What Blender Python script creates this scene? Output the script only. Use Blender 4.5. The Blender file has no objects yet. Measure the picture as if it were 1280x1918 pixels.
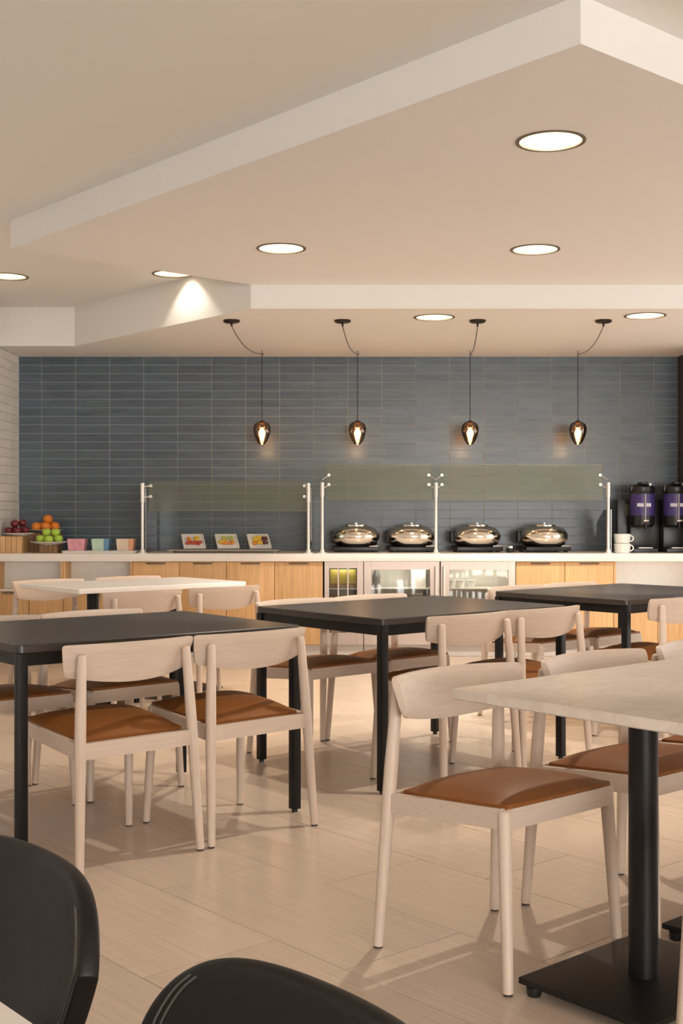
import bpy, bmesh, math, random
from mathutils import Vector, Matrix
random.seed(7)
PI = math.pi
sc = bpy.context.scene
COL = sc.collection

# ------------------------------------------------------------------ camera
F, CAMZ = 2290.0, 1.2                       # focal length in pixels of the 1280 wide frame
cam = bpy.data.cameras.new('camera')
cam.sensor_fit = 'HORIZONTAL'; cam.sensor_width = 36.0; cam.lens = 36.0 * F / 1280.0
cam.clip_start = 0.05
cam_o = bpy.data.objects.new('camera', cam); COL.objects.link(cam_o)
cam_o.location = (0, 0, CAMZ); cam_o.rotation_euler = (PI / 2, 0, 0)
sc.camera = cam_o

# ------------------------------------------------------------------ world, light, exposure
w = bpy.data.worlds.new('world'); sc.world = w; w.use_nodes = True
w.node_tree.nodes['Background'].inputs[0].default_value = (1.0, 0.9, 0.8, 1)
w.node_tree.nodes['Background'].inputs[1].default_value = 0.4
vs = sc.view_settings
vs.view_transform = 'Standard'; vs.look = 'None'; vs.gamma = 1.0; vs.use_curve_mapping = False
vs.exposure = 0.43

def area(name, loc, rot, sx, sy, power, color):
    l = bpy.data.lights.new(name, 'AREA'); l.shape = 'RECTANGLE'; l.size = sx; l.size_y = sy
    l.energy = power; l.color = color
    o = bpy.data.objects.new(name, l); COL.objects.link(o); o.location = loc; o.rotation_euler = rot
    return o
# added area lights, no windows built: daylight assumed behind the camera and at right
area('assumed_daylight_front', (3.2, -6.9, 1.4), (PI / 2 + 0.12, 0, 0), 5.2, 2.2, 410, (1.0, 0.985, 0.965))
area('assumed_daylight_right', (5.9, 7.4, 1.4), (PI / 2, 0, PI / 2), 5.0, 2.0, 60, (1.0, 0.985, 0.965))
CAN_POWER = 97
CAN_COLOR = (1.0, 0.895, 0.765)

# ------------------------------------------------------------------ grid of the floor and furniture (turned 40.9 degrees)
TH = math.radians(40.9)
CT, ST = math.cos(TH), math.sin(TH)
def G(u, v, z=0.0):
    return Vector((CT * u - ST * v, ST * u + CT * v, z))
def px(p, d):
    """x of a point d metres in front of the photographer, from the column it stands in"""
    return (p - 640.0) / F * d

# ------------------------------------------------------------------ materials
def newmat(name):
    m = bpy.data.materials.new(name); m.use_nodes = True
    nt = m.node_tree
    return m, nt, nt.nodes['Principled BSDF']
def node(nt, typ, **kw):
    n = nt.nodes.new(typ)
    for k, v in kw.items():
        if k in n.inputs: n.inputs[k].default_value = v
        else: setattr(n, k, v)
    return n
def plain(name, col, rough=0.5, metal=0.0, noise=0.06, nscale=30.0, bump=0.0, spec=0.5, coat=0.0):
    m, nt, b = newmat(name)
    b.inputs['Roughness'].default_value = rough; b.inputs['Metallic'].default_value = metal
    b.inputs['Specular IOR Level'].default_value = spec
    b.inputs['Coat Weight'].default_value = coat
    tc = node(nt, 'ShaderNodeTexCoord')
    nz = node(nt, 'ShaderNodeTexNoise', Scale=nscale, Detail=3.0)
    nt.links.new(tc.outputs['Object'], nz.inputs['Vector'])
    r = node(nt, 'ShaderNodeValToRGB')
    r.color_ramp.elements[0].color = tuple(c * (1 - noise) for c in col) + (1,)
    r.color_ramp.elements[1].color = tuple(min(1, c * (1 + noise)) for c in col) + (1,)
    nt.links.new(nz.outputs['Fac'], r.inputs['Fac'])
    nt.links.new(r.outputs['Color'], b.inputs['Base Color'])
    if bump:
        bp = node(nt, 'ShaderNodeBump', Strength=bump, Distance=0.002)
        nt.links.new(nz.outputs['Fac'], bp.inputs['Height']); nt.links.new(bp.outputs['Normal'], b.inputs['Normal'])
    return m
def grain(name, c1, c2, scale=(40, 3, 40), rough=0.5, rnd=0.0, bump=0.05, spec=0.4, cross=None, amount=1.0, detail=4.0):
    """streaked material: noise stretched along the axis with the small scale"""
    m, nt, b = newmat(name)
    b.inputs['Roughness'].default_value = rough; b.inputs['Specular IOR Level'].default_value = spec
    tc = node(nt, 'ShaderNodeTexCoord'); oi = node(nt, 'ShaderNodeObjectInfo')
    sh = node(nt, 'ShaderNodeVectorMath', operation='SCALE'); sh.inputs[0].default_value = (7.1, 3.3, 5.7)
    nt.links.new(oi.outputs['Random'], sh.inputs['Scale'])
    ad = node(nt, 'ShaderNodeVectorMath', operation='ADD')
    nt.links.new(tc.outputs['Object'], ad.inputs[0]); nt.links.new(sh.outputs[0], ad.inputs[1])
    mp = node(nt, 'ShaderNodeMapping'); mp.inputs['Scale'].default_value = scale
    nt.links.new(ad.outputs[0], mp.inputs['Vector'])
    nz = node(nt, 'ShaderNodeTexNoise', Scale=1.0, Detail=detail, Roughness=0.6)
    nt.links.new(mp.outputs[0], nz.inputs['Vector'])
    fac = nz.outputs['Fac']
    if cross:
        mp2 = node(nt, 'ShaderNodeMapping'); mp2.inputs['Scale'].default_value = cross
        nt.links.new(ad.outputs[0], mp2.inputs['Vector'])
        n2 = node(nt, 'ShaderNodeTexNoise', Scale=1.0, Detail=3.0)
        nt.links.new(mp2.outputs[0], n2.inputs['Vector'])
        mx = node(nt, 'ShaderNodeMath', operation='MULTIPLY'); nt.links.new(fac, mx.inputs[0]); mx.inputs[1].default_value = 0.72
        hf = node(nt, 'ShaderNodeMath', operation='MULTIPLY_ADD'); nt.links.new(n2.outputs['Fac'], hf.inputs[0]); hf.inputs[1].default_value = 0.28
        nt.links.new(mx.outputs[0], hf.inputs[2]); fac = hf.outputs[0]
    r = node(nt, 'ShaderNodeValToRGB')
    r.color_ramp.elements[0].position = 0.32; r.color_ramp.elements[1].position = 0.68
    r.color_ramp.elements[0].color = c1 + (1,); r.color_ramp.elements[1].color = c2 + (1,)
    nt.links.new(fac, r.inputs['Fac'])
    out = r.outputs['Color']
    if rnd:
        mr = node(nt, 'ShaderNodeMapRange'); mr.inputs['To Min'].default_value = 1 - rnd; mr.inputs['To Max'].default_value = 1 + rnd
        nt.links.new(oi.outputs['Random'], mr.inputs['Value'])
        ml = node(nt, 'ShaderNodeVectorMath', operation='SCALE'); nt.links.new(out, ml.inputs[0]); nt.links.new(mr.outputs[0], ml.inputs['Scale'])
        out = ml.outputs[0]
    nt.links.new(out, b.inputs['Base Color'])
    if bump:
        bp = node(nt, 'ShaderNodeBump', Strength=bump, Distance=0.002)
        nt.links.new(fac, bp.inputs['Height']); nt.links.new(bp.outputs['Normal'], b.inputs['Normal'])
    return m
def emit(name, col, strength):
    m = bpy.data.materials.new(name); m.use_nodes = True; nt = m.node_tree; nt.nodes.clear()
    o = nt.nodes.new('ShaderNodeOutputMaterial'); e = nt.nodes.new('ShaderNodeEmission')
    e.inputs[0].default_value = col + (1,); e.inputs[1].default_value = strength
    nt.links.new(e.outputs[0], o.inputs[0]); return m
def glass(name, tint, gloss=0.12, rough=0.03, fres=1.5):
    m = bpy.data.materials.new(name); m.use_nodes = True; nt = m.node_tree; nt.nodes.clear()
    o = nt.nodes.new('ShaderNodeOutputMaterial'); t = nt.nodes.new('ShaderNodeBsdfTransparent')
    t.inputs[0].default_value = tint + (1,)
    g = nt.nodes.new('ShaderNodeBsdfGlossy'); g.inputs['Roughness'].default_value = rough
    fr = node(nt, 'ShaderNodeFresnel', IOR=fres)
    ad = node(nt, 'ShaderNodeMath', operation='ADD'); ad.inputs[1].default_value = gloss; ad.use_clamp = True
    nt.links.new(fr.outputs[0], ad.inputs[0])
    mx = nt.nodes.new('ShaderNodeMixShader'); nt.links.new(ad.outputs[0], mx.inputs[0])
    nt.links.new(t.outputs[0], mx.inputs[1]); nt.links.new(g.outputs[0], mx.inputs[2]); nt.links.new(mx.outputs[0], o.inputs[0])
    return m

M = {}
M['paint'] = plain('white_paint', (0.86, 0.845, 0.815), 0.75, noise=0.012, nscale=3)
M['floor_tile'] = grain('floor_tile', (0.595, 0.465, 0.360), (0.695, 0.555, 0.440), scale=(130, 2.5, 5), cross=(5, 110, 5), rough=0.24, rnd=0.04, bump=0.0, spec=0.5, detail=2.0)
M['floor_grout'] = plain('floor_grout', (0.13, 0.10, 0.08), 0.8)
M['blue_tile'] = grain('blue_glazed_tile', (0.064, 0.092, 0.120), (0.098, 0.132, 0.163), scale=(3, 5, 30), rough=0.30, rnd=0.09, bump=0.15, spec=0.5)
M['blue_grout'] = plain('grey_grout', (0.42, 0.43, 0.42), 0.8)
M['white_tile'] = grain('white_glazed_tile', (0.78, 0.75, 0.70), (0.86, 0.83, 0.78), scale=(4, 6, 20), rough=0.3, rnd=0.05, bump=0.1)
M['white_grout'] = plain('pale_grout', (0.50, 0.46, 0.42), 0.8)
M['dark_panel'] = plain('dark_brown_panel', (0.045, 0.03, 0.03), 0.5)
M['pale_wood'] = grain('pale_beech', (0.590, 0.463, 0.370), (0.650, 0.520, 0.422), scale=(5, 60, 110), rough=0.45, bump=0.02)
M['pale_wood_v'] = grain('pale_beech_upright', (0.590, 0.463, 0.370), (0.650, 0.520, 0.422), scale=(90, 90, 5), rough=0.45, bump=0.02)
M['leather'] = plain('tan_leather', (0.235, 0.085, 0.022), 0.46, noise=0.10, nscale=14, bump=0.06, spec=0.18)
M['black_top'] = plain('black_tabletop', (0.040, 0.033, 0.029), 0.30, noise=0.1, nscale=40, spec=0.5)
M['black_metal'] = plain('black_powder_coat', (0.007, 0.006, 0.0055), 0.42, noise=0.08, nscale=60, spec=0.3)
M['rubber'] = plain('dark_glide', (0.04, 0.028, 0.022), 0.6)
M['black_leather'] = plain('black_leather', (0.0075, 0.0058, 0.005), 0.42, noise=0.1, nscale=90, bump=0.05, spec=0.32)
M['seam'] = plain('dark_thread', (0.085, 0.075, 0.066), 0.5)
M['quartz'] = plain('white_quartz', (0.90, 0.84, 0.78), 0.25, noise=0.03, nscale=12)
M['oak'] = grain('oak_veneer', (0.62, 0.36, 0.16), (0.80, 0.50, 0.24), scale=(70, 20, 2.5), rough=0.5, rnd=0.05, bump=0.08)
M['oak_dark'] = grain('brown_wood', (0.22, 0.115, 0.05), (0.34, 0.19, 0.09), scale=(40, 30, 4), rough=0.5)
M['niche'] = plain('grey_laminate', (0.92, 0.89, 0.84), 0.5)
M['toe'] = plain('pale_plinth', (0.62, 0.57, 0.52), 0.5)
M['steel'] = plain('brushed_steel', (0.52, 0.44, 0.39), 0.38, metal=0.75, noise=0.05, nscale=90)
M['chrome'] = plain('polished_steel', (0.88, 0.81, 0.72), 0.14, metal=1.0, noise=0.02)
M['satin'] = plain('satin_steel_post', (0.78, 0.76, 0.72), 0.35, metal=0.35, noise=0.02)
M['glass'] = glass('clear_glass', (0.90, 0.90, 0.82), gloss=0.05, rough=0.15)
M['glass_edge'] = glass('glass_edge', (0.72, 0.85, 0.79), gloss=0.32)
M['fridge_glass'] = glass('cooler_glass', (0.90, 0.90, 0.87), gloss=0.03)
M['amber'] = glass('amber_glass', (0.52, 0.24, 0.07), gloss=0.10, rough=0.05)
M['bronze'] = plain('dark_bronze', (0.03, 0.018, 0.012), 0.35, metal=0.6)
M['bulb'] = emit('lit_bulb', (1.0, 0.80, 0.50), 34.0)
M['lens'] = emit('lit_lamp', (1.0, 0.88, 0.68), 30.0)
M['can'] = plain('cream_reflector', (0.92, 0.87, 0.74), 0.25, noise=0.01, spec=0.6)
M['trim_dark'] = plain('bronze_trim', (0.10, 0.075, 0.05), 0.45)
M['white_china'] = plain('white_china', (0.82, 0.79, 0.74), 0.2, noise=0.01)
M['orange'] = plain('orange_peel', (0.85, 0.26, 0.03), 0.4, noise=0.12, nscale=60, bump=0.2)
M['green_apple'] = plain('green_apple_skin', (0.42, 0.60, 0.07), 0.3, noise=0.15, nscale=20)
M['red_apple'] = plain('red_apple_skin', (0.16, 0.016, 0.022), 0.28, noise=0.3, nscale=18)
M['stalk'] = plain('stalk', (0.10, 0.06, 0.03), 0.7)
M['pink'] = plain('pink_card', (0.72, 0.33, 0.38), 0.5, noise=0.35, nscale=26)
M['aqua'] = plain('green_card', (0.50, 0.66, 0.52), 0.5, noise=0.2, nscale=26)
M['bluecard'] = plain('blue_card', (0.14, 0.29, 0.44), 0.5, noise=0.25, nscale=26)
M['beige'] = plain('beige_card', (0.76, 0.60, 0.46), 0.5, noise=0.15, nscale=26)
M['peach'] = plain('peach_card', (0.72, 0.36, 0.22), 0.5, noise=0.2, nscale=26)
M['bamboo'] = plain('grey_board', (0.38, 0.33, 0.27), 0.5)
M['food_o'] = plain('orange_fruit', (0.80, 0.28, 0.03), 0.4, noise=0.3, nscale=50)
M['food_r'] = plain('red_fruit', (0.50, 0.07, 0.03), 0.4, noise=0.3, nscale=50)
M['food_y'] = plain('yellow_fruit', (0.85, 0.52, 0.03), 0.4, noise=0.3, nscale=50)
M['food_d'] = plain('dark_berries', (0.10, 0.01, 0.02), 0.4, noise=0.3, nscale=50)
M['food_g'] = plain('green_fruit', (0.45, 0.50, 0.12), 0.4, noise=0.3, nscale=50)
M['black_plastic'] = plain('black_plastic', (0.012, 0.011, 0.011), 0.35)
M['purple'] = plain('purple_label', (0.055, 0.036, 0.165), 0.4, noise=0.1, nscale=20)
M['white_print'] = plain('white_print', (0.80, 0.78, 0.85), 0.5)
M['tube'] = plain('sight_tube', (0.42, 0.38, 0.45), 0.2)
M['yellow_pack'] = plain('yellow_pack', (0.62, 0.50, 0.10), 0.5, noise=0.25, nscale=40)
M['cooler_in'] = plain('cooler_lining', (0.62, 0.59, 0.53), 0.5)
M['cooler_dark'] = plain('cooler_dark_lining', (0.10, 0.10, 0.095), 0.5)
def marble():
    m, nt, b = newmat('veined_stone')
    b.inputs['Roughness'].default_value = 0.32
    tc = node(nt, 'ShaderNodeTexCoord'); mp = node(nt, 'ShaderNodeMapping'); mp.inputs['Scale'].default_value = (2.2, 5.0, 3.0)
    nt.links.new(tc.outputs['Object'], mp.inputs['Vector'])
    n1 = node(nt, 'ShaderNodeTexNoise', Scale=1.6, Detail=7.0, Distortion=1.4); nt.links.new(mp.outputs[0], n1.inputs['Vector'])
    r = node(nt, 'ShaderNodeValToRGB'); e = r.color_ramp.elements
    e[0].position = 0.40; e[0].color = (0.70, 0.61, 0.52, 1)
    e[1].position = 0.52; e[1].color = (0.64, 0.545, 0.455, 1)
    x = r.color_ramp.elements.new(0.56); x.color = (0.71, 0.62, 0.53, 1)
    nt.links.new(n1.outputs['Fac'], r.inputs['Fac']); nt.links.new(r.outputs[0], b.inputs['Base Color'])
    return m
M['marble'] = marble()

# ------------------------------------------------------------------ mesh helpers
class MB:
    """collects shapes, then becomes one mesh"""
    def __init__(s): s.v = []; s.f = []
    def add(s, vs_, fs):
        n = len(s.v); s.v += [tuple(p) for p in vs_]; s.f += [tuple(i + n for i in f) for f in fs]
    def box(s, c, d, bev=0.0, rot=None):
        bm = bmesh.new(); bmesh.ops.create_cube(bm, size=1.0)
        for q in bm.verts: q.co = Vector((q.co.x * d[0], q.co.y * d[1], q.co.z * d[2]))
        if bev: bmesh.ops.bevel(bm, geom=list(bm.edges), offset=bev, segments=2, profile=0.6, affect='EDGES')
        R = rot if rot else Matrix.Identity(3)
        bm.verts.index_update()
        s.add([R @ q.co + Vector(c) for q in bm.verts], [[q.index for q in f.verts] for f in bm.faces]); bm.free()
        return s
    def tube(s, pts, rad, n=12, cap=True):
        pts = [Vector(p) for p in pts]; rings = []
        rad = rad if isinstance(rad, (list, tuple)) else [rad] * len(pts)
        t0 = (pts[1] - pts[0]).normalized()
        a = t0.orthogonal().normalized()
        for i, p in enumerate(pts):
            t = (pts[min(i + 1, len(pts) - 1)] - pts[max(i - 1, 0)]).normalized()
            a = (a - t * a.dot(t)).normalized(); b = t.cross(a)
            rings.append([p + (a * math.cos(2 * PI * k / n) + b * math.sin(2 * PI * k / n)) * rad[i] for k in range(n)])
        vs_ = [q for r in rings for q in r]; fs = []
        for i in range(len(pts) - 1):
            for k in range(n):
                fs.append((i * n + k, i * n + (k + 1) % n, (i + 1) * n + (k + 1) % n, (i + 1) * n + k))
        if cap:
            fs.append(tuple(range(n - 1, -1, -1))); fs.append(tuple((len(pts) - 1) * n + k for k in range(n)))
        s.add(vs_, fs); return s
    def lathe(s, prof, c=(0, 0, 0), n=24, axis=None, cap=True):
        vs_ = []; fs = []
        for r, z in prof:
            for k in range(n):
                p = Vector((r * math.cos(2 * PI * k / n), r * math.sin(2 * PI * k / n), z))
                if axis: p = axis @ p
                vs_.append(p + Vector(c))
        for i in range(len(prof) - 1):
            for k in range(n):
                fs.append((i * n + k, i * n + (k + 1) % n, (i + 1) * n + (k + 1) % n, (i + 1) * n + k))
        if cap:
            fs.append(tuple(range(n - 1, -1, -1))); fs.append(tuple((len(prof) - 1) * n + k for k in range(n)))
        s.add(vs_, fs); return s
    def prism(s, poly, z0, z1):
        n = len(poly)
        s.add([(x, y, z0) for x, y in poly] + [(x, y, z1) for x, y in poly],
              [tuple(range(n - 1, -1, -1)), tuple(range(n, 2 * n))] + [(i, (i + 1) % n, n + (i + 1) % n, n + i) for i in range(n)])
        return s
    def grid(s, P):
        R, C = len(P), len(P[0])
        s.add([p for r in P for p in r], [(i * C + j, i * C + j + 1, (i + 1) * C + j + 1, (i + 1) * C + j) for i in range(R - 1) for j in range(C - 1)])
        return s
    def mesh(s, name, mat, smooth=True, ang=35):
        me = bpy.data.meshes.new(name); me.from_pydata(s.v, [], s.f); me.update()
        bm = bmesh.new(); bm.from_mesh(me); bmesh.ops.recalc_face_normals(bm, faces=list(bm.faces)); bm.to_mesh(me); bm.free()
        if mat: me.materials.append(mat)
        if smooth:
            for p in me.polygons: p.use_smooth = True
            me.set_sharp_from_angle(angle=math.radians(ang))
        return me
    def obj(s, name, mat, parent=None, **kw):
        return link(name, s.mesh(name, mat, **kw), parent)
def link(name, me, parent=None):
    o = bpy.data.objects.new(name, me); COL.objects.link(o)
    if parent: o.parent = parent
    return o
def tag(o, label=None, cat=None, group=None, kind=None):
    for k, v in (('label', label), ('category', cat), ('group', group), ('kind', kind)):
        if v: o[k] = v
    return o
def thing(name, label, cat, loc=(0, 0, 0), rz=0.0, group=None):
    o = bpy.data.objects.new(name, None); COL.objects.link(o); o.location = loc; o.rotation_euler = (0, 0, rz)
    o.empty_display_size = 0.1
    return tag(o, label, cat, group)
def dup(o, loc=None, rz=None, label=None, parent=None):
    """copy of a thing, its parts and their sub-parts"""
    kids = [c for c in COL.objects if c.parent == o]
    c = o.copy(); COL.objects.link(c)
    if parent: c.parent = parent
    if loc is not None: c.location = loc
    if rz is not None: c.rotation_euler = (0, 0, rz)
    if label: c['label'] = label
    for k in kids: dup(k, parent=c)
    return c
def struct(name, mb, mat, parent=None, **kw):
    o = mb.obj(name, mat, parent, **kw)
    if not parent: o['kind'] = 'structure'
    return o
def rounded_rect(w_, d_, r, n=5):
    out = []
    for cx, cy, a0 in ((w_ / 2 - r, d_ / 2 - r, 0), (-w_ / 2 + r, d_ / 2 - r, PI / 2), (-w_ / 2 + r, -d_ / 2 + r, PI), (w_ / 2 - r, -d_ / 2 + r, 1.5 * PI)):
        for k in range(n + 1):
            a = a0 + PI / 2 * k / n; out.append((cx + r * math.cos(a), cy + r * math.sin(a)))
    return out
def slab(w_, d_, z0, z1, r, ch=0.003):
    """table top: rounded corners and eased edges"""
    m = MB(); loops = []
    for ins, z in ((ch, z0), (0, z0 + ch), (0, z1 - ch), (ch, z1)):
        loops.append([(x * (1 - 2 * ins / w_), y * (1 - 2 * ins / d_), z) for x, y in rounded_rect(w_, d_, r)])
    n = len(loops[0]); fs = [tuple(range(n - 1, -1, -1)), tuple(3 * n + k for k in range(n))]
    for i in range(3):
        for k in range(n): fs.append((i * n + k, i * n + (k + 1) % n, (i + 1) * n + (k + 1) % n, (i + 1) * n + k))
    m.add([p for l in loops for p in l], fs); return m

# ------------------------------------------------------------------ setting: floor
ZT, ZM, ZB = 2.91, 2.748, 2.585            # high ceiling, dropped ceiling, soffit over the buffet
XL, XR, YF, YB = -2.88, 6.0, -7.0, 10.9
floor = struct('floor', MB().box(((XL + XR) / 2, (YF + YB) / 2, -0.06), (XR - XL, YB - YF, 0.112)), M['floor_grout'], smooth=False)
TW, TL = 0.433, 0.90                        # plank tiles laid along the turned grid, thirds offset
def tile_mesh(wx, ly):
    m = MB(); a, b2, c = wx / 2, ly / 2, 0.0004
    lo = [(-a, -b2, -0.006), (a, -b2, -0.006), (a, b2, -0.006), (-a, b2, -0.006)]
    mid = [(x, y, -c) for x, y, z in lo]; top = [(x * (1 - c / a), y * (1 - c / b2), 0) for x, y, z in lo]
    m.add(lo + mid + top, [(8, 9, 10, 11)] + [(i, (i + 1) % 4, 4 + (i + 1) % 4, 4 + i) for i in range(4)] + [(4 + i, 4 + (i + 1) % 4, 8 + (i + 1) % 4, 8 + i) for i in range(4)])
    return m.mesh('floor_tile', M['floor_tile'], smooth=False)
ft = tile_mesh(TW - 0.003, TL - 0.003)
def in_room(p, e=0.0):
    return XL - e < p.x < XR + e and YF - e < p.y < YB + e
cand = []
for i in range(-22, 34):
    u0 = 1.674 + TW * i
    for j in range(-30, 34):
        v0 = 2.715 - 0.30 * i + TL * j
        c = G(u0 + TW / 2, v0 + TL / 2)
        cor = [G(u0 + a, v0 + b2) for a in (0, TW) for b2 in (0, TL)]
        if all(in_room(q) for q in cor):
            seen = abs(c.x) < 0.30 * c.y + 0.6 and c.y > 1.5
            cand.append((0 if seen else 1, (c.y - 0) ** 2 + c.x ** 2, c, False))
        elif any(in_room(q) for q in cor): cand.append((2, 0, c, True))
cand.sort(key=lambda t: t[:2])
rest = MB()
for n_, (s_, d_, c, cut) in enumerate(cand):
    if not cut and n_ < 280:
        o = link('floor_tile', ft, floor); o.location = c; o.rotation_euler = (0, 0, TH)
    else:                                    # tiles cut by the walls
        bm = bmesh.new(); bm.from_mesh(ft)
        bmesh.ops.transform(bm, matrix=Matrix.Translation(c) @ Matrix.Rotation(TH, 4, 'Z'), verts=list(bm.verts))
        for co, no in (((XL, 0, 0), (-1, 0, 0)), ((XR, 0, 0), (1, 0, 0)), ((0, YF, 0), (0, -1, 0)), ((0, YB, 0), (0, 1, 0))):
            bmesh.ops.bisect_plane(bm, geom=list(bm.verts) + list(bm.edges) + list(bm.faces), plane_co=co, plane_no=no, clear_outer=True)
        bm.verts.index_update()
        rest.add([q.co for q in bm.verts], [[q.index for q in f.verts] for f in bm.faces]); bm.free()
tag(rest.obj('cut_floor_tile', M['floor_tile'], floor, smooth=False), kind='stuff')

# ------------------------------------------------------------------ setting: walls
struct('wall_front', MB().box(((XL + XR) / 2, YF - 0.06, 1.5), (XR - XL + 0.4, 0.1, 3.2)), M['paint'], smooth=False)
struct('wall_right', MB().box((XR + 0.06, (YF + YB) / 2, 1.5), (0.1, YB - YF, 3.2)), M['paint'], smooth=False)
wl = struct('wall_left', MB().box((XL - 0.067, (YF + YB) / 2, 1.5), (0.12, YB - YF, 3.2)), M['white_grout'], smooth=False)
wl2 = struct('wall_left_plaster', MB().box((XL - 0.0035, (YF + 9.7) / 2, 1.45), (0.007, 9.7 - YF, 2.9)), M['paint'], wl, smooth=False)
wb = struct('wall_back', MB().box((0.06, YB + 0.0618, 1.5), (5.88, 0.12, 3.2)), M['blue_grout'], smooth=False)
struct('wall_return', MB().box((3.0 + 0.06, YB - 0.33, 1.45), (0.11, 0.9, 2.9)), M['dark_panel'], smooth=False)
struct('wall_back_right', MB().box(((3.06 + XR) / 2 + 0.05, YB + 0.06, 1.5), (XR - 3.06, 0.12, 3.2)), M['paint'], smooth=False)
PW, PH, JT = 0.3034, 0.0760, 0.0032        # stacked blue tiles
def wall_tile(wx, hz, name, mat):
    m = MB(); a, b2, c, e = wx / 2, hz / 2, 0.0012, 0.006
    lo = [(-a, e, -b2), (a, e, -b2), (a, e, b2), (-a, e, b2)]
    mid = [(x, c, z) for x, y, z in lo]; top = [(x * (1 - c / a), 0, z * (1 - c / b2)) for x, y, z in lo]
    m.add(lo + mid + top, [(8, 9, 10, 11)] + [(i, (i + 1) % 4, 4 + (i + 1) % 4, 4 + i) for i in range(4)] + [(4 + i, 4 + (i + 1) % 4, 8 + (i + 1) % 4, 8 + i) for i in range(4)])
    return m.mesh(name, mat, smooth=False)
wt = wall_tile(PW - JT, PH - JT, 'wall_tile', M['blue_tile'])
lower = MB(); k_ = 0
first_w = 0.205
wt0 = wall_tile(first_w - JT, PH - JT, 'wall_tile', M['blue_tile'])
lastw = 3.0 - (XL + first_w + PW * 18); wt1 = wall_tile(lastw - JT, PH - JT, 'wall_tile', M['blue_tile'])
for r in range(23):
    z = ZB - PH * (r + 0.5)
    for c in range(20):
        if c == 0: x, me = XL + first_w / 2, wt0
        elif c <= 18: x, me = XL + first_w + PW * (c - 0.5), wt
        else: x, me = XL + first_w + PW * 18 + lastw / 2, wt1
        tilt = 0.0006 * random.uniform(-1, 1)
        if k_ < 300:
            o = link('wall_tile', me, wb); o.location = (x, YB + tilt, z); k_ += 1
            o.rotation_euler = (random.uniform(-0.004, 0.004), 0, random.uniform(-0.002, 0.002))
        else:
            lower.add([(p.co.x + x, p.co.y + YB + tilt, p.co.z + z) for p in me.vertices], [tuple(f.vertices) for f in me.polygons])
tag(lower.obj('lower_wall_tile', M['blue_tile'], wb, smooth=False), kind='stuff')
wtl = wall_tile(PW - JT, PH - JT, 'wall_tile', M['white_tile'])
for r in range(30):
    for c in range(4):
        o = link('wall_tile', wtl, wl); o.location = (XL - 0.0005, YB - PW * (c + 0.5), ZB - PH * (r + 0.5)); o.rotation_euler = (0, 0, PI / 2)

# ------------------------------------------------------------------ setting: ceilings with their lamp holes
P1, P2, P3 = Vector((0.791, 4.042)), Vector((-1.943, 7.176)), Vector((-0.618, 8.325))
P4 = Vector((5.73, 8.325)); PL = Vector((-2.227, 10.2))
LAMPS = [((0.873, 5.10), ZM, 'round recessed ceiling light nearest the camera, large bright disc at upper right'),
         ((-0.354, 7.176), ZM, 'round recessed ceiling light above the left black table, on the dropped ceiling'),
         ((1.142, 7.205), ZM, 'round recessed ceiling light behind the largest one, right of centre on the dropped ceiling'),
         ((-2.423, 8.88), ZT, 'round recessed ceiling light cut by the left picture edge'),
         ((-1.215, 8.78), ZT, 'recessed ceiling light half hidden by the dropped ceiling edge, above the wall light scallop'),
         ((0.66, 8.69), ZB, 'recessed light in the buffet soffit between second and third pendant mounts'),
         ((2.142, 8.62), ZB, 'recessed light in the buffet soffit right of the last pendant mount')]
LR = 0.142
def with_holes(name, mb, z):
    o = struct(name, mb, M['paint'], smooth=False)
    cut = MB()
    for (x, y), lz, _ in LAMPS:
        if abs(lz - z) < 1e-3 or (name == 'ceiling' and lz == ZM): cut.lathe([(LR - 0.006, -0.1), (LR - 0.006, 0.4)], (x, y, z), 40)
    c = cut.obj('cutter', None)
    md = o.modifiers.new('holes', 'BOOLEAN'); md.object = c; md.operation = 'DIFFERENCE'; md.solver = 'EXACT'
    dg = bpy.context.evaluated_depsgraph_get()
    me = bpy.data.meshes.new_from_object(o.evaluated_get(dg))
    o.modifiers.clear(); o.data = me; bpy.data.objects.remove(c)
    return o
with_holes('ceiling', MB().box(((XL + XR) / 2, (YF + YB) / 2, ZT + 0.1), (XR - XL, YB - YF, 0.2)), ZT)
with_holes('trim_1', MB().prism([tuple(P1), tuple(P4), tuple(P3), tuple(P2)], ZM, ZT), ZM)
with_holes('trim_2', MB().prism([(XL, 10.2), tuple(PL), tuple(P3), (XR, 8.325), (XR, YB), (XL, YB)], ZB, ZT), ZB)
lamp0 = None
for (x, y), z, lab in LAMPS:
    if lamp0 is None:
        lamp0 = thing('ceiling_light', lab, 'ceiling light', (x, y, z), 0, 'round recessed ceiling lights')
        MB().lathe([(LR + 0.004, 0), (LR + 0.004, -0.004), (LR - 0.012, -0.004), (LR - 0.012, 0.004)], n=40, cap=False).obj('trim_ring', M['trim_dark'], lamp0)
        MB().lathe([(LR - 0.010, 0.0), (LR - 0.012, 0.03), (LR - 0.018, 0.10), (LR - 0.035, 0.17), (LR - 0.06, 0.21), (0.05, 0.23)], n=40, cap=False).obj('reflector', M['can'], lamp0)
        MB().lathe([(0.05, 0.228), (0.046, 0.221), (0.02, 0.214), (0.002, 0.213)], n=24).obj('lamp_lens', M['lens'], lamp0)
    else: dup(lamp0, (x, y, z), label=lab)
    l = bpy.data.lights.new('can_lamp', 'SPOT'); l.energy = CAN_POWER * (0.085 if z == ZT else 1.0); l.color = CAN_COLOR   # the two on the high ceiling are dimmed
    l.spot_size = math.radians(96); l.spot_blend = 0.2; l.shadow_soft_size = 0.035
    lo_ = bpy.data.objects.new('can_lamp', l); COL.objects.link(lo_); lo_.location = (x, y, z + 0.094)

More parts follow.
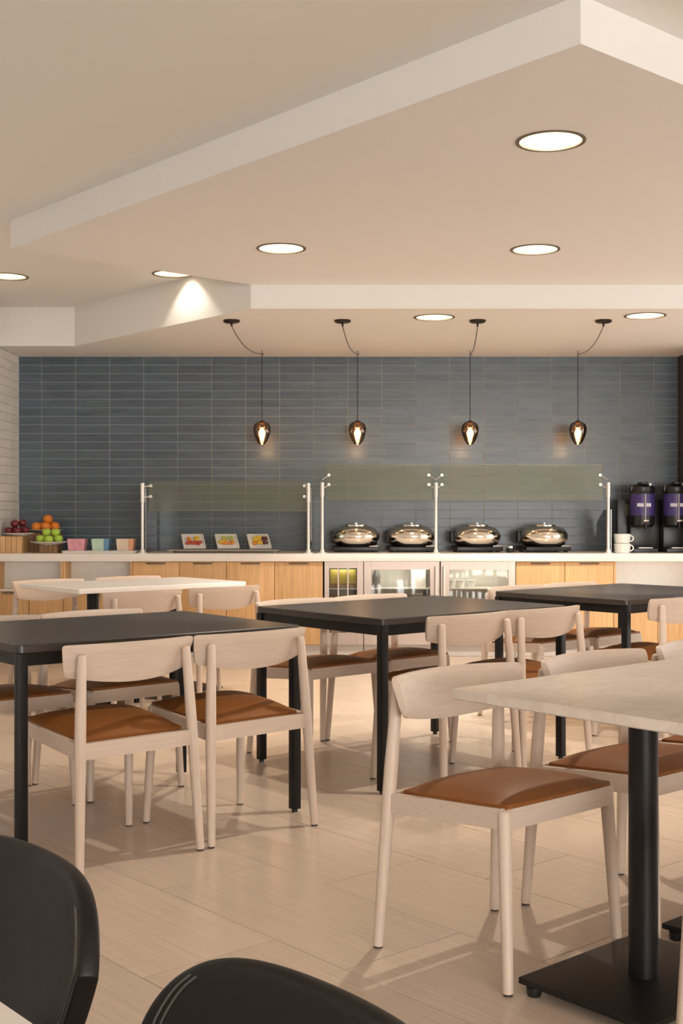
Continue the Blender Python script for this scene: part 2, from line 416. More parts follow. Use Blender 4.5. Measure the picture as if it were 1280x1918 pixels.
# ------------------------------------------------------------------ dining chairs
def make_chair():
    t = thing('dining_chair', '', 'chair')
    def leg(pts, rad):
        m = MB(); top = Vector(pts[-1]); r = rad[-1]; d = (Vector(pts[-1]) - Vector(pts[-2])).normalized()
        P, R_ = list(map(Vector, pts)), list(rad)
        for k in (0.5, 0.85, 0.99): P.append(top + d * r * 0.55 * k); R_.append(r * math.sqrt(1 - k * k))
        m.tube(P, R_, 14)
        o = m.obj('leg', M['pale_wood_v'], t, ang=60)
        b = Vector(pts[0]); MB().tube([b - Vector((0, 0, 0.006)), b + Vector((0, 0, 0.0005))], rad[0] * 0.86, 12).obj('foot_glide', M['rubber'], o)
    for s in (-1, 1):
        leg([(s * 0.239, -0.232, 0.006), (s * 0.2225, -0.205, 0.42), (s * 0.218, -0.199, 0.52), (s * 0.207, -0.188, 0.715)], [0.0145, 0.0197, 0.0192, 0.0155])
        leg([(s * 0.224, 0.228, 0.006), (s * 0.2075, 0.2025, 0.446)], [0.0140, 0.0188])
    m = MB()                                                     # apron: four rails between the legs
    def rail(a, b, h, th):
        a, b = Vector(a), Vector(b); d = (b - a); n = Vector((-d.y, d.x, 0)).normalized() * th / 2
        m = MB(); vs_ = [a - n, a + n, b + n, b - n]; up = Vector((0, 0, h / 2))
        m.add([p - up for p in vs_] + [p + up for p in vs_], [(3, 2, 1, 0), (4, 5, 6, 7), (0, 1, 5, 4), (1, 2, 6, 5), (2, 3, 7, 6), (3, 0, 4, 7)])
        m.obj('seat_rail', M['pale_wood'], t, smooth=False)
    rail((-0.207, 0.211, 0.432), (0.207, 0.211, 0.432), 0.052, 0.022)
    rail((-0.219, -0.203, 0.402), (0.219, -0.203, 0.402), 0.054, 0.022)
    for s in (-1, 1): rail((s * 0.221, -0.193, 0.402), (s * 0.2115, 0.204, 0.432), 0.052, 0.022)
    N = 14; P = []                                               # padded seat, domed
    for j in range(N + 1):
        b = -1 + 2 * j / N; row = []
        half = 0.205 + 0.012 * (b + 1) / 2
        for i in range(N + 1):
            a = -1 + 2 * i / N
            e = (1 - abs(a) ** 3.0) * (1 - abs(b) ** 3.0)
            rx = half * a * (1 - 0.035 * abs(b) ** 6); ry = 0.020 + 0.200 * b * (1 - 0.035 * abs(a) ** 6)
            base = 0.4465 + 0.0145 * b
            row.append((rx, ry, base + 0.006 + 0.036 * e ** 0.75))
        P.append(row)
    s_ = MB(); s_.grid(P)
    rim = [P[0][i] for i in range(N + 1)] + [P[j][N] for j in range(1, N + 1)] + [P[N][i] for i in range(N - 1, -1, -1)] + [P[j][0] for j in range(N - 1, 0, -1)]
    k = len(rim)
    s_.add(rim + [(x, y, z - 0.012) for x, y, z in rim], [(i, (i + 1) % k, k + (i + 1) % k, k + i) for i in range(k)] + [tuple(range(k, 2 * k))])
    bm = bmesh.new(); me0 = s_.mesh('seat', M['leather']); bm.from_mesh(me0); bmesh.ops.remove_doubles(bm, verts=list(bm.verts), dist=1e-5)
    bmesh.ops.recalc_face_normals(bm, faces=list(bm.faces)); bm.to_mesh(me0); bm.free()
    for p in me0.polygons: p.use_smooth = True
    me0.set_sharp_from_angle(angle=math.radians(50))
    link('seat', me0, t)
    front = []; back = []; B = 8                                 # bent plywood back: wraps forward, lower edge bowed
    AS = [-1, -0.995, -0.985, -0.965, -0.945] + [-0.9 + 0.1 * k for k in range(19)] + [0.945, 0.965, 0.985, 0.995, 1]; A = len(AS) - 1
    for j in range(B + 1):
        q = j / B; rf = []; rb = []
        for a in AS:
            e = max(0, abs(a) - 0.945) / 0.055; rnd_ = 0.008 * (1 - math.sqrt(max(0, 1 - e * e)))
            zt = 0.757 - 0.003 * a * a - rnd_
            zb = 0.618 + 0.028 * abs(a) ** 2.0 + rnd_
            z = zb + (zt - zb) * q
            y = -0.180 + 0.058 * a * a - (z - 0.62) * 0.11 - 0.012 * q ** 2
            x = (0.258 - 0.018 * (1 - q)) * a
            tn = Vector((0.258, 0.116 * a, 0)).normalized(); nn = Vector((-tn.y, tn.x, 0))
            th = 0.0105 * (1 - 0.4 * (abs(2 * q - 1) ** 8))
            rf.append(Vector((x, y, z)) + nn * th); rb.append(Vector((x, y, z)) - nn * th)
        front.append(rf); back.append(rb)
    loop = front + back[::-1] + [front[0]]
    m = MB(); m.grid([[p for p in r] for r in loop])
    C = A + 1; R_ = len(loop)
    m.f.append(tuple(i * C for i in range(R_ - 1))); m.f.append(tuple(i * C + A for i in range(R_ - 2, -1, -1)))
    me = m.mesh('backrest', M['pale_wood'])
    bm = bmesh.new(); bm.from_mesh(me); bmesh.ops.remove_doubles(bm, verts=list(bm.verts), dist=1e-6); bmesh.ops.recalc_face_normals(bm, faces=list(bm.faces)); bm.to_mesh(me); bm.free()
    for p in me.polygons: p.use_smooth = True
    me.set_sharp_from_angle(angle=math.radians(48))
    link('backrest', me, t)
    return t
CHAIRS = [  # u, v of the seat centre, facing +1 up the grid or -1 down it, label
    (2.522, 2.250, -1, 'pale wood chair with brown leather seat at the marble table corner, nearest whole chair'),
    (3.112, 2.225, -1, 'pale wood chair with brown seat partly hidden behind the marble table pole'),
    (3.700, 2.225, -1, 'pale wood chair behind the marble table, only its backrest corner inside the picture'),
    (2.508, 1.290, 1, 'pale wood chair this side of the marble table, only one front leg showing'),
    (2.222, 3.838, 1, 'pale wood chair with its back to us, left of two at the left black table'),
    (2.747, 3.838, 1, 'pale wood chair with its back to us, right of two at the left black table'),
    (2.230, 4.725, -1, 'pale wood chair across the left black table, cut by the left picture edge'),
    (2.745, 4.725, -1, 'pale wood chair across the left black table, second from the left picture edge'),
    (3.935, 3.838, 1, 'pale wood chair with its back to us, left of two at the middle black table'),
    (4.445, 3.838, 1, 'pale wood chair with its back to us, right of two at the middle black table'),
    (3.885, 4.680, -1, 'pale wood chair facing us across the middle black table, left of the pair'),
    (4.395, 4.680, -1, 'pale wood chair facing us across the middle black table, right of the pair'),
    (5.540, 3.838, 1, 'pale wood chair with its back to us at the right rear black table'),
    (5.585, 4.690, -1, 'pale wood chair across the right rear black table, left of the pair'),
    (6.095, 4.690, -1, 'pale wood chair across the right rear black table, right of the pair'),
    (3.680, 6.110, 1, 'pale wood chair with its back to us at the rear white table, left one'),
    (4.265, 6.140, 1, 'pale wood chair with its back to us at the rear white table, right one'),
    (3.800, 7.170, -1, 'pale wood chair facing us behind the left end of the rear white table'),
    (4.400, 7.170, -1, 'pale wood chair almost hidden behind the rear white table, top of backrest showing'),
]
chair0 = make_chair()
for n_, (u, v, f, lab) in enumerate(CHAIRS):
    loc, rz = G(u, v), TH + (0 if f > 0 else PI)
    if n_ == 0:
        chair0.location = loc; chair0.rotation_euler = (0, 0, rz); chair0['label'] = lab; chair0['group'] = 'pale wood dining chairs'
    else: dup(chair0, loc, rz, lab)

# ------------------------------------------------------------------ black four-legged tables
def make_black():
    W_, D_, H = 1.20, 0.915, 0.747
    t = thing('dining_table', '', 'table', group='black square-leg dining tables')
    slab(W_, D_, H - 0.030, H, 0.022).obj('tabletop', M['black_top'], t)
    a = MB(); e = 0.012; h = 0.044; zc = H - 0.030 - h / 2
    for s in (-1, 1):
        a.box((0, s * (D_ / 2 - e - 0.011), zc), (W_ - 0.07, 0.022, h)); a.box((s * (W_ / 2 - e - 0.011), 0, zc), (0.022, D_ - 0.07, h))
    a.obj('apron', M['black_metal'], t, smooth=False)
    for sx in (-1, 1):
        for sy in (-1, 1):
            x, y = sx * (W_ / 2 - 0.020), sy * (D_ / 2 - 0.020)
            l = MB().box((x, y, (H - 0.030) / 2 + 0.006), (0.036, 0.036, H - 0.042), 0.003).obj('leg', M['black_metal'], t)
            MB().lathe([(0.012, 0), (0.012, 0.014)], (x, y, 0), 14).obj('foot_glide', M['black_plastic'], l)
    return t
black0 = make_black()
def corner_table(src, u, v, rz, w_, d_, lab):       # u, v: the corner nearest the camera
    c, s = math.cos(rz), math.sin(rz); p = G(u, v)
    loc = p + Vector((c * w_ / 2 - s * d_ / 2, s * w_ / 2 + c * d_ / 2, 0))
    return loc
loc = corner_table(None, 1.886, 3.855, math.radians(38.5), 1.20, 0.915, '')
black0.location = loc; black0.rotation_euler = (0, 0, math.radians(38.5)); black0['label'] = 'black square-leg table at the left, nearest of the black tables'
dup(black0, corner_table(None, 3.520, 3.800, TH - 0.02, 1.20, 0.915, ''), TH - 0.02, 'black square-leg table in the middle of the room')
dup(black0, corner_table(None, 5.240, 3.800, TH, 1.20, 0.915, ''), TH, 'black square-leg table at right rear, farthest of the black tables')

# ------------------------------------------------------------------ pedestal tables
def make_pedestal(w_, d_, H, th, top_mat, lab, loc, rz, poles=(-0.305, 0.305)):
    t = thing('pedestal_table', lab, 'table', loc, rz)
    slab(w_, d_, H - th, H, 0.006).obj('tabletop', top_mat, t)
    for x in poles:
        c = MB().lathe([(0.0365, 0.045), (0.0365, H - th - 0.012)], (x, 0, 0), 28).obj('column', M['black_metal'], t)
        MB().lathe([(0.12, H - th - 0.012), (0.12, H - th)], (x, 0, 0), 24).obj('mounting_plate', M['black_metal'], c)
        b = MB().box((x, 0, 0.0375), (0.50, 0.385, 0.016), 0.003).obj('base_plate', M['black_metal'], t)
        for sx in (-1, 1):
            for sy in (-1, 1): MB().lathe([(0.016, 0), (0.019, 0.006), (0.019, 0.022), (0.012, 0.030)], (x + sx * 0.222, sy * 0.165, 0), 14).obj('leveller', M['black_plastic'], b)
    return t
p5 = G(2.275, 2.195) + Vector((CT * 0.60 + ST * 0.38, ST * 0.60 - CT * 0.38, 0))
make_pedestal(1.20, 0.76, 0.745, 0.027, M['marble'], 'marble-topped table with black pedestal at the right front', p5, TH)
p4 = G(3.546, 6.456) + Vector((CT * 0.61 - ST * 0.38, ST * 0.61 + CT * 0.38, 0))
make_pedestal(1.22, 0.76, 0.745, 0.030, M['quartz'], 'white-topped pedestal table at left rear in front of the buffet', p4, TH)
p7 = G(0.507 - 0.38, 1.15)
make_pedestal(0.76, 1.50, 0.745, 0.027, M['quartz'], 'white table at the bottom left corner, only its edge showing', p7, TH, poles=(0.0,))

# ------------------------------------------------------------------ black leather shell chairs
def make_shell():
    t = thing('shell_chair', '', 'chair', group='black leather shell chairs')
    hw0 = 0.250
    def ip(z, tab):
        for (z0, a0), (z1, a1) in zip(tab, tab[1:]):
            if z <= z1: return a0 + (a1 - a0) * max(0, z - z0) / (z1 - z0)
        return tab[-1][1]
    seat = [(0.235, 0.425, 0.180), (0.225, 0.445, 0.195), (0.16, 0.452, 0.205), (0.06, 0.442, 0.212), (-0.05, 0.437, 0.212), (-0.13, 0.447, 0.205), (-0.185, 0.475, 0.194), (-0.212, 0.52, 0.188), (-0.226, 0.56, 0.195)]
    YT = [(0.56, -0.226), (0.60, -0.236), (0.66, -0.248), (0.72, -0.256), (0.746, -0.259)]
    HT = [(0.56, 0.195), (0.60, 0.214), (0.63, 0.230), (0.66, 0.243), (0.70, 0.250), (0.746, 0.253)]
    def pt(s, q, ins=0.0):
        if q <= 8:
            y, z, hw = seat[q]
        else:
            z = 0.56 + (0.746 - 0.090 * abs(s) ** 5 - 0.56) * (q - 8) / 9.0
            y, hw = ip(z, YT), ip(z, HT)
        x = (hw - ins) * s
        lift = min(1.0, max(0.0, (z - 0.44) / 0.14)); wrap = (x / hw0) ** 2
        return Vector((x, y + 0.055 * lift * wrap, z + 0.028 * (1 - lift) * wrap))
    NS = 24
    m = MB().grid([[pt(math.sin((-1 + 2 * i / NS) * PI / 2), q) for i in range(NS + 1)] for q in range(18)])
    o = m.obj('shell', M['black_leather'], t, ang=180)
    sd = o.modifiers.new('thickness', 'SOLIDIFY'); sd.thickness = 0.026; sd.offset = 0.0
    sb = o.modifiers.new('smooth', 'SUBSURF'); sb.levels = 1; sb.render_levels = 2
    sp = MB()
    for f_ in (-1, 1):                                           # twin seam along each side of the rim
        for e in (0.017, 0.025):
            pts = []
            for k in range(30):
                z = 0.50 + 0.215 * k / 29
                x = ip(z, [(0.50, 0.189)] + HT) * min(1.0, ((0.746 - z) / 0.090) ** 0.2) - e
                sl = 2 * 0.055 * x / hw0 ** 2 * min(1.0, (z - 0.44) / 0.14)
                y = ip(z, [(0.475, -0.185), (0.52, -0.212)] + YT) + 0.055 * min(1.0, (z - 0.44) / 0.14) * (x / hw0) ** 2
                pts.append(Vector((f_ * x, y, z)) + Vector((-f_ * sl, 1, 0.2)).normalized() * 0.0136)
            sp.tube(pts, 0.0014, 6)
    tag(sp.obj('stitched_seam', M['seam'], t), kind='stuff')
    for sx in (-1, 1):
        for y0, y1 in ((0.15, 0.24), (-0.12, -0.22)):
            l = MB().tube([(sx * 0.24, y1, 0.004), (sx * 0.16, y0, 0.42)], [0.009, 0.013], 12).obj('leg', M['black_metal'], t)
            MB().lathe([(0.012, 0), (0.012, 0.006)], (sx * 0.24, y1, 0), 12).obj('foot_glide', M['black_plastic'], l)
    return t
shell0 = make_shell()
shell0.location = G(0.517, 1.517); shell0.rotation_euler = (0, 0, TH + PI / 2)
shell0['label'] = 'black leather shell chair at the left edge, stitched rim showing'
dup(shell0, G(0.503, 0.885), label='black leather shell chair at the bottom centre, top of its back showing')

# ------------------------------------------------------------------ buffet counter
YC, ZC = 10.10, 0.855                        # front edge and top of the worktop
MB().box(((XL + 3.0) / 2, (YC + YB) / 2 + 0.0, ZC - 0.032), (5.87, YB - YC - 0.008, 0.064), 0.004).obj('worktop', M['quartz'])
tag(bpy.data.objects['worktop'], 'long white worktop of the buffet along the blue tiled wall', 'worktop')
YD = 10.135                                   # face of the doors
ZU = ZC - 0.064                               # underside of the worktop
def carcass(t, x0, x1, z0, z1, mat, back=True, open_=False):
    m = MB(); d0, d1 = YD + 0.02, YB - 0.01; yc = (d0 + d1) / 2
    m.box((x0 + 0.009, yc, (z0 + z1) / 2), (0.018, d1 - d0, z1 - z0)); m.box((x1 - 0.009, yc, (z0 + z1) / 2), (0.018, d1 - d0, z1 - z0))
    m.box(((x0 + x1) / 2, yc, z0 + 0.009), (x1 - x0 - 0.036, d1 - d0, 0.018)); m.box(((x0 + x1) / 2, yc, z1 - 0.009), (x1 - x0 - 0.036, d1 - d0, 0.018))
    m.box(((x0 + x1) / 2, d1 - 0.009, (z0 + z1) / 2), (x1 - x0 - 0.036, 0.018, z1 - z0 - 0.036))
    return m.obj('carcass', mat, t, smooth=False)
def door(t, x0, x1, z0, z1, pull=True):
    o = MB().box(((x0 + x1) / 2, YD + 0.009, (z0 + z1) / 2), (x1 - x0 - 0.004, 0.018, z1 - z0 - 0.004), 0.0015).obj('door', M['oak'], t)
    if pull: MB().box(((x0 + x1) / 2, YD - 0.006, z1 - 0.012), (0.16, 0.012, 0.010), 0.002).obj('handle', M['trim_dark'], o)
    return o
def plinth(t, x0, x1):
    MB().box(((x0 + x1) / 2, YD + 0.06, 0.05), (x1 - x0 - 0.002, 0.05, 0.096)).obj('plinth', M['toe'], t, smooth=False)
def closed_unit(x0, x1, n, lab):
    t = thing('cabinet', lab, 'cabinet', group='oak buffet cabinets')
    carcass(t, x0, x1, 0.098, ZU - 0.001, M['oak']); plinth(t, x0, x1)
    for k in range(n): door(t, x0 + (x1 - x0) * k / n, x0 + (x1 - x0) * (k + 1) / n, 0.10, ZU - 0.006)
def niche_unit(x0, x1, n, lab):
    t = thing('open_cabinet', lab, 'cabinet', group='oak cabinets with an open shelf')
    z1 = 0.545
    carcass(t, x0, x1, 0.098, z1, M['oak']); plinth(t, x0, x1)
    for k in range(n): door(t, x0 + (x1 - x0) * k / n, x0 + (x1 - x0) * (k + 1) / n, 0.10, z1 - 0.002)
    m = MB(); d0, d1 = YD, YD + 0.22; zc = (z1 + ZU) / 2; h = ZU - 0.001 - z1
    m.box(((x0 + x1) / 2, d1, zc), (x1 - x0 - 0.04, 0.012, h)); m.box(((x0 + x1) / 2, (d0 + d1) / 2, z1 + 0.006), (x1 - x0 - 0.04, d1 - d0 - 0.014, 0.012))
    m.obj('shelf', M['niche'], t, smooth=False)
    for x in (x0 + 0.010, x1 - 0.010): MB().box((x, (d0 + d1) / 2, zc), (0.019, d1 - d0, h)).obj('side_panel', M['oak'], t, smooth=False)
C_ = lambda p: px(p, YD)
niche_unit(XL + 0.005, C_(118), 2, 'oak cabinet with open grey shelf at the left end of the buffet')
niche_unit(C_(118) + 0.001, C_(248), 2, 'oak cabinet with open grey shelf, second from the left end of the buffet')
closed_unit(C_(248) + 0.001, C_(424), 2, 'oak cabinet with two doors under the fruit plates')
closed_unit(C_(424) + 0.001, C_(605), 2, 'oak cabinet with two doors left of the steel coolers')
closed_unit(C_(967), C_(1150), 2, 'oak cabinet with two doors right of the steel coolers')
niche_unit(C_(1150) + 0.001, 2.99, 2, 'oak cabinet with open grey shelf below the drink dispensers')

def cooler(p0, p1, w0, w1, lab, name, ztop=0.725, handle=None, mullions=()):
    x0, x1, a, b = C_(p0), C_(p1), C_(w0), C_(w1)
    t = thing(name, lab, 'fridge', group='steel under-counter coolers')
    m = MB(); d0, d1 = YD + 0.045, YB - 0.05; z0, z1 = 0.10, ZU - 0.003
    m.box((x0 + 0.012, (d0 + d1) / 2, (z0 + z1) / 2), (0.024, d1 - d0, z1 - z0)); m.box((x1 - 0.012, (d0 + d1) / 2, (z0 + z1) / 2), (0.024, d1 - d0, z1 - z0))
    m.box(((x0 + x1) / 2, (d0 + d1) / 2, z0 + 0.012), (x1 - x0 - 0.048, d1 - d0, 0.024)); m.box(((x0 + x1) / 2, (d0 + d1) / 2, z1 - 0.012), (x1 - x0 - 0.048, d1 - d0, 0.024))
    m.box(((x0 + x1) / 2, 10.52, (z0 + z1) / 2), (x1 - x0 - 0.048, 0.02, z1 - z0 - 0.048))
    m.obj('body', M['cooler_in'], t, smooth=False)
    plinth(t, x0, x1)
    zb_ = 0.20
    f = MB(); yf = YD + 0.02
    f.box(((x0 + a) / 2, yf, (z0 + z1) / 2), (a - x0 - 0.002, 0.04, z1 - z0)); f.box(((b + x1) / 2, yf, (z0 + z1) / 2), (x1 - b - 0.002, 0.04, z1 - z0))
    f.box(((a + b) / 2, yf, (ztop + z1) / 2), (b - a, 0.04, z1 - ztop)); f.box(((a + b) / 2, yf, (z0 + zb_) / 2), (b - a, 0.04, zb_ - z0))
    for q in mullions: f.box((C_(q), yf, (zb_ + ztop) / 2), (0.012, 0.03, ztop - zb_))
    dr = f.obj('door', M['steel'], t, smooth=False)
    MB().box(((a + b) / 2, yf + 0.005, (zb_ + ztop) / 2), (b - a + 0.001, 0.006, ztop - zb_ + 0.001)).obj('pane', M['fridge_glass'], dr, smooth=False)
    if handle is not None:
        hx = C_(handle); h = MB().tube([(hx, YD - 0.035, 0.24), (hx, YD - 0.035, 0.75)], 0.011, 12)
        for z in (0.29, 0.70): h.tube([(hx, YD - 0.035, z), (hx, YD + 0.004, z)], 0.008, 8)
        h.obj('handle', M['satin'], dr)
    l = bpy.data.lights.new('cooler_fill', 'AREA'); l.shape = 'RECTANGLE'; l.size = (b - a) * 0.9; l.size_y = 0.03; l.energy = 2.2 * (b - a) * (0.35 if mullions else 1.0); l.color = (1.0, 0.95, 0.86)  # added fill light, brightens the dark inside behind the pane
    lo_ = bpy.data.objects.new('cooler_fill', l); COL.objects.link(lo_); lo_.location = ((a + b) / 2, YD + 0.055, z1 - 0.035); lo_.rotation_euler = (math.radians(35), 0, 0)
    sh = MB()
    for z in (0.34, 0.56): sh.box(((a + b) / 2, 10.33, z), (x1 - x0 - 0.06, 0.30, 0.008))
    sh.obj('shelf', M['satin'], t, smooth=False)
    return x0, x1
cooler(608, 681, 617, 669, 'narrow steel cooler with yellow packs behind its barred glass', 'drink_cooler', 0.735, None, (634, 652))
cooler(682, 824, 696, 806, 'wide glass-door steel cooler holding a white carton', 'drink_cooler', 0.722, 817)
cooler(826, 966, 842, 953, 'glass-door steel cooler at the right holding white cups', 'drink_cooler', 0.722, 832)
def carton(x, y, z, w_, h, name, mat, lab, cat, group=None):
    t = thing(name, lab, cat, (x, y, z), 0, group)
    MB().box((0, 0, h * 0.42), (w_, w_, h * 0.84), 0.002).obj('body', mat, t)
    m = MB(); a = w_ / 2; z0, z1 = h * 0.84, h * 0.96
    m.add([(-a, -a, z0), (a, -a, z0), (a, a, z0), (-a, a, z0), (-a, 0, z1), (a, 0, z1), (-a, 0, h), (a, 0, h)], [(0, 1, 5, 4), (2, 3, 4, 5), (0, 4, 3), (1, 2, 5), (4, 5, 7, 6)])
    m.obj('gable_top', mat, t, smooth=False)
    return t
for r in range(2):
    for k in range(3):
        x = C_(625.5 + 17.5 * k)
        t = thing('snack_pack', 'yellow pack, %s row, %s column, in the narrow cooler' % (('middle', 'top')[r], ('left', 'middle', 'right')[k]), 'pack', (x, 10.27, 0.348 + 0.22 * r), 0, 'yellow packs in the narrow cooler')
        MB().box((0, 0, 0.075), (0.066, 0.10, 0.15), 0.006).obj('pouch', M['yellow_pack'], t); MB().box((0, -0.0505, 0.02), (0.060, 0.002, 0.03)).obj('lower_band', M['oak_dark'], t, smooth=False)
carton(C_(784), 10.30, 0.344, 0.095, 0.17, 'milk_carton', M['white_china'], 'white carton on the lower shelf of the wide cooler', 'carton')
carton(C_(786), 10.30, 0.564, 0.12, 0.185, 'milk_carton', M['white_china'], 'white carton on the upper shelf of the wide cooler', 'carton')
tag(MB().lathe([(0.030, 0), (0.034, 0.01), (0.034, 0.10), (0.014, 0.14), (0.014, 0.165)], (C_(706), 10.28, 0.564), 16).obj('bottle', M['cooler_dark']), 'small dark bottle beside the white rod in the wide cooler', 'bottle')
for k, p in enumerate((849, 866, 886)):
    t = thing('cup', 'white cup on the shelf of the right cooler, %s of three' % ('leftmost', 'middle', 'rightmost')[k], 'cup', (C_(p), 10.26, 0.564), 0, 'white cups in the right cooler')
    MB().lathe([(0.028, 0), (0.036, 0.06), (0.033, 0.06), (0.026, 0.006)], n=18).obj('body', M['white_china'], t)
    MB().lathe([(0.0365, 0.058), (0.039, 0.062), (0.039, 0.065), (0.0365, 0.066)], n=18, cap=False).obj('rim', M['white_china'], t)

# ------------------------------------------------------------------ sneeze guards
def guard_post(t, x, y, ztop, sleeve):
    o = MB().tube([(x, y, ZC + 0.02), (x, y, ztop)], 0.0125, 14).obj('post', M['satin'], t)
    MB().lathe([(0.040, ZC), (0.040, ZC + 0.006), (0.020, ZC + 0.010), (0.017, ZC + 0.032), (0.0125, ZC + 0.034)], (x, y, 0), 20, cap=False).obj('base_flange', M['satin'], o)
    MB().tube([(x, y, ztop - sleeve), (x, y, ztop + 0.002)], 0.0165, 14).obj('sleeve', M['satin'], o)
def pane(t, x0, x1, y0, z0, y1, z1, name='glass_pane'):
    d = Vector((0, y1 - y0, z1 - z0)).normalized(); n = Vector((0, -d.z, d.y)) * 0.004
    A = [Vector((x0, y0, z0)), Vector((x1, y0, z0)), Vector((x1, y1, z1)), Vector((x0, y1, z1))]
    m = MB(); m.add([p - n for p in A] + [p + n for p in A], [(3, 2, 1, 0), (4, 5, 6, 7), (0, 1, 5, 4), (1, 2, 6, 5), (2, 3, 7, 6), (3, 0, 4, 7)])
    return m.obj(name, M['glass'], t, smooth=False)
def clamp(m, x, y, z): m.lathe([(0.011, -0.012), (0.013, -0.006), (0.013, 0.012)], (x, y, z), 12, axis=Matrix.Rotation(PI / 2, 3, 'X'))
YG = 10.20
t = thing('sneeze_guard', 'short glass sneeze guard over the tilted fruit plates', 'sneeze guard', group='glass sneeze guards')
xa, xb = px(267, YG), px(578, YG)
guard_post(t, xa, YG, 1.44, 0.16); guard_post(t, xb, YG, 1.44, 0.16)
pane(t, xa + 0.045, xb - 0.01, YG + 0.055, 1.205, YG + 0.085, 1.462)
for x in (xa + 0.06, xb - 0.035):
    for z, y in ((1.42, 0.081), (1.33, 0.070)):
        m = MB(); clamp(m, x, YG + y - 0.012, z); m.tube([(x, YG + y - 0.01, z), (xa if x < 0 and x < xb - 0.1 else xb, YG + 0.0, z - 0.01)], 0.005, 8); m.obj('clamp', M['satin'], t)
for x in (xa + 0.022, xb + 0.022):
    m = MB(); A = [(YG + 0.03, ZC + 0.006), (YG + 0.62, ZC + 0.006), (YG + 0.62, 1.20), (YG + 0.34, 1.40), (YG + 0.03, 1.40)]; k = len(A)
    m.add([(x - 0.004, y, z) for y, z in A] + [(x + 0.004, y, z) for y, z in A], [tuple(range(k)), tuple(range(2 * k - 1, k - 1, -1))] + [(i, (i + 1) % k, k + (i + 1) % k, k + i) for i in range(k)])
    m.obj('end_panel', M['glass_edge'], t, smooth=False)
t = thing('sneeze_guard', 'long glass sneeze guard on three posts over the chafing dishes', 'sneeze guard', group='glass sneeze guards')
xs = [px(604, YG), px(817, YG), px(1140, YG)]
for x in xs: guard_post(t, x, YG, 1.445, 0.12)
m = MB()
for a, b in ((xs[0], xs[1]), (xs[1], xs[2])):
    pane(t, a + 0.03, b - 0.03, YG + 0.055, 1.30, YG + 0.085, 1.60)
    for x, s in ((a + 0.055, a), (b - 0.055, b)):
        for z, y in ((1.51, 0.076), (1.43, 0.068)):
            m = MB(); clamp(m, x, YG + y - 0.012, z); m.tube([(x, YG + y - 0.01, z), (s, YG + 0.0, z - 0.04)], 0.004, 8); m.obj('clamp', M['satin'], t)
x = xs[2] + 0.03
m = MB(); A = [(YG + 0.03, ZC + 0.006), (YG + 0.60, ZC + 0.006), (YG + 0.60, 1.10), (YG + 0.30, 1.22), (YG + 0.03, 1.22)]; k = len(A)
m.add([(x - 0.004, y, z) for y, z in A] + [(x + 0.004, y, z) for y, z in A], [tuple(range(k)), tuple(range(2 * k - 1, k - 1, -1))] + [(i, (i + 1) % k, k + (i + 1) % k, k + i) for i in range(k)])
m.obj('end_panel', M['glass_edge'], t, smooth=False)

# ------------------------------------------------------------------ fruit stands and fruit
def stand(p, d, w_, ztop, mat, lab, grp='wooden fruit stands'):
    t = thing('fruit_stand', lab, 'stand', (px(p, d), d, ZC), 0, grp)
    h = ztop - ZC; n = 4
    for k in range(n):
        MB().box((-w_ / 2 + w_ * (k + 0.5) / n, -w_ / 2 + 0.008, h / 2), (w_ / n - 0.003, 0.014, h), 0.001).obj('slat', mat, t)
    m = MB()
    m.box((0, w_ / 2 - 0.008, h / 2), (w_, 0.014, h)); m.box((-w_ / 2 + 0.007, 0, h / 2), (0.014, w_ - 0.032, h)); m.box((w_ / 2 - 0.007, 0, h / 2), (0.014, w_ - 0.032, h))
    m.obj('frame', mat, t, smooth=False)
    return t
def plate(p, d, r, z, lab, grp='white fruit plates'):
    t = MB().lathe([(r * 0.45, 0), (r * 0.5, 0.004), (r * 0.98, 0.024), (r, 0.028), (r * 0.97, 0.029), (r * 0.5, 0.010), (0.01, 0.008)], n=36).obj('plate', M['white_china'])
    t.location = (px(p, d), d, z)
    return tag(t, lab, 'plate', grp)
def fruit_proto(name, mat, r, apple):
    t = thing(name, '', 'fruit')
    prof = []
    for k in range(11):
        a = PI * k / 10; rr = r * math.sin(a); z = -r * math.cos(a) * 0.94
        if apple: z -= 0.18 * r * (math.exp(-(rr / (0.35 * r)) ** 2)) * (1 if z > 0 else -0.6); rr *= 1.0 + 0.05 * math.cos(a) * -1
        prof.append((max(rr, 0.0008), z + r * 0.94))
    MB().lathe(prof, n=18).obj('flesh', mat, t, ang=80)
    MB().tube([(0, 0, r * 1.6 if apple else r * 1.86), (0.003, 0, r * (2.0 if apple else 1.90))], 0.003 if not apple else 0.002, 6).obj('stalk', M['stalk'], t)
    return t
def pile(name, mat, r, apple, p, d, z, spots, labels, grp):
    o = fruit_proto(name, mat, r, apple); o['group'] = grp
    for k, ((x, y, zz), lab) in enumerate(zip(spots, labels)):
        loc = (px(p, d) + x, d + y, z + zz)
        if k == 0: o.location = loc; o['label'] = lab
        else: dup(o, loc, random.uniform(0, 6), lab)
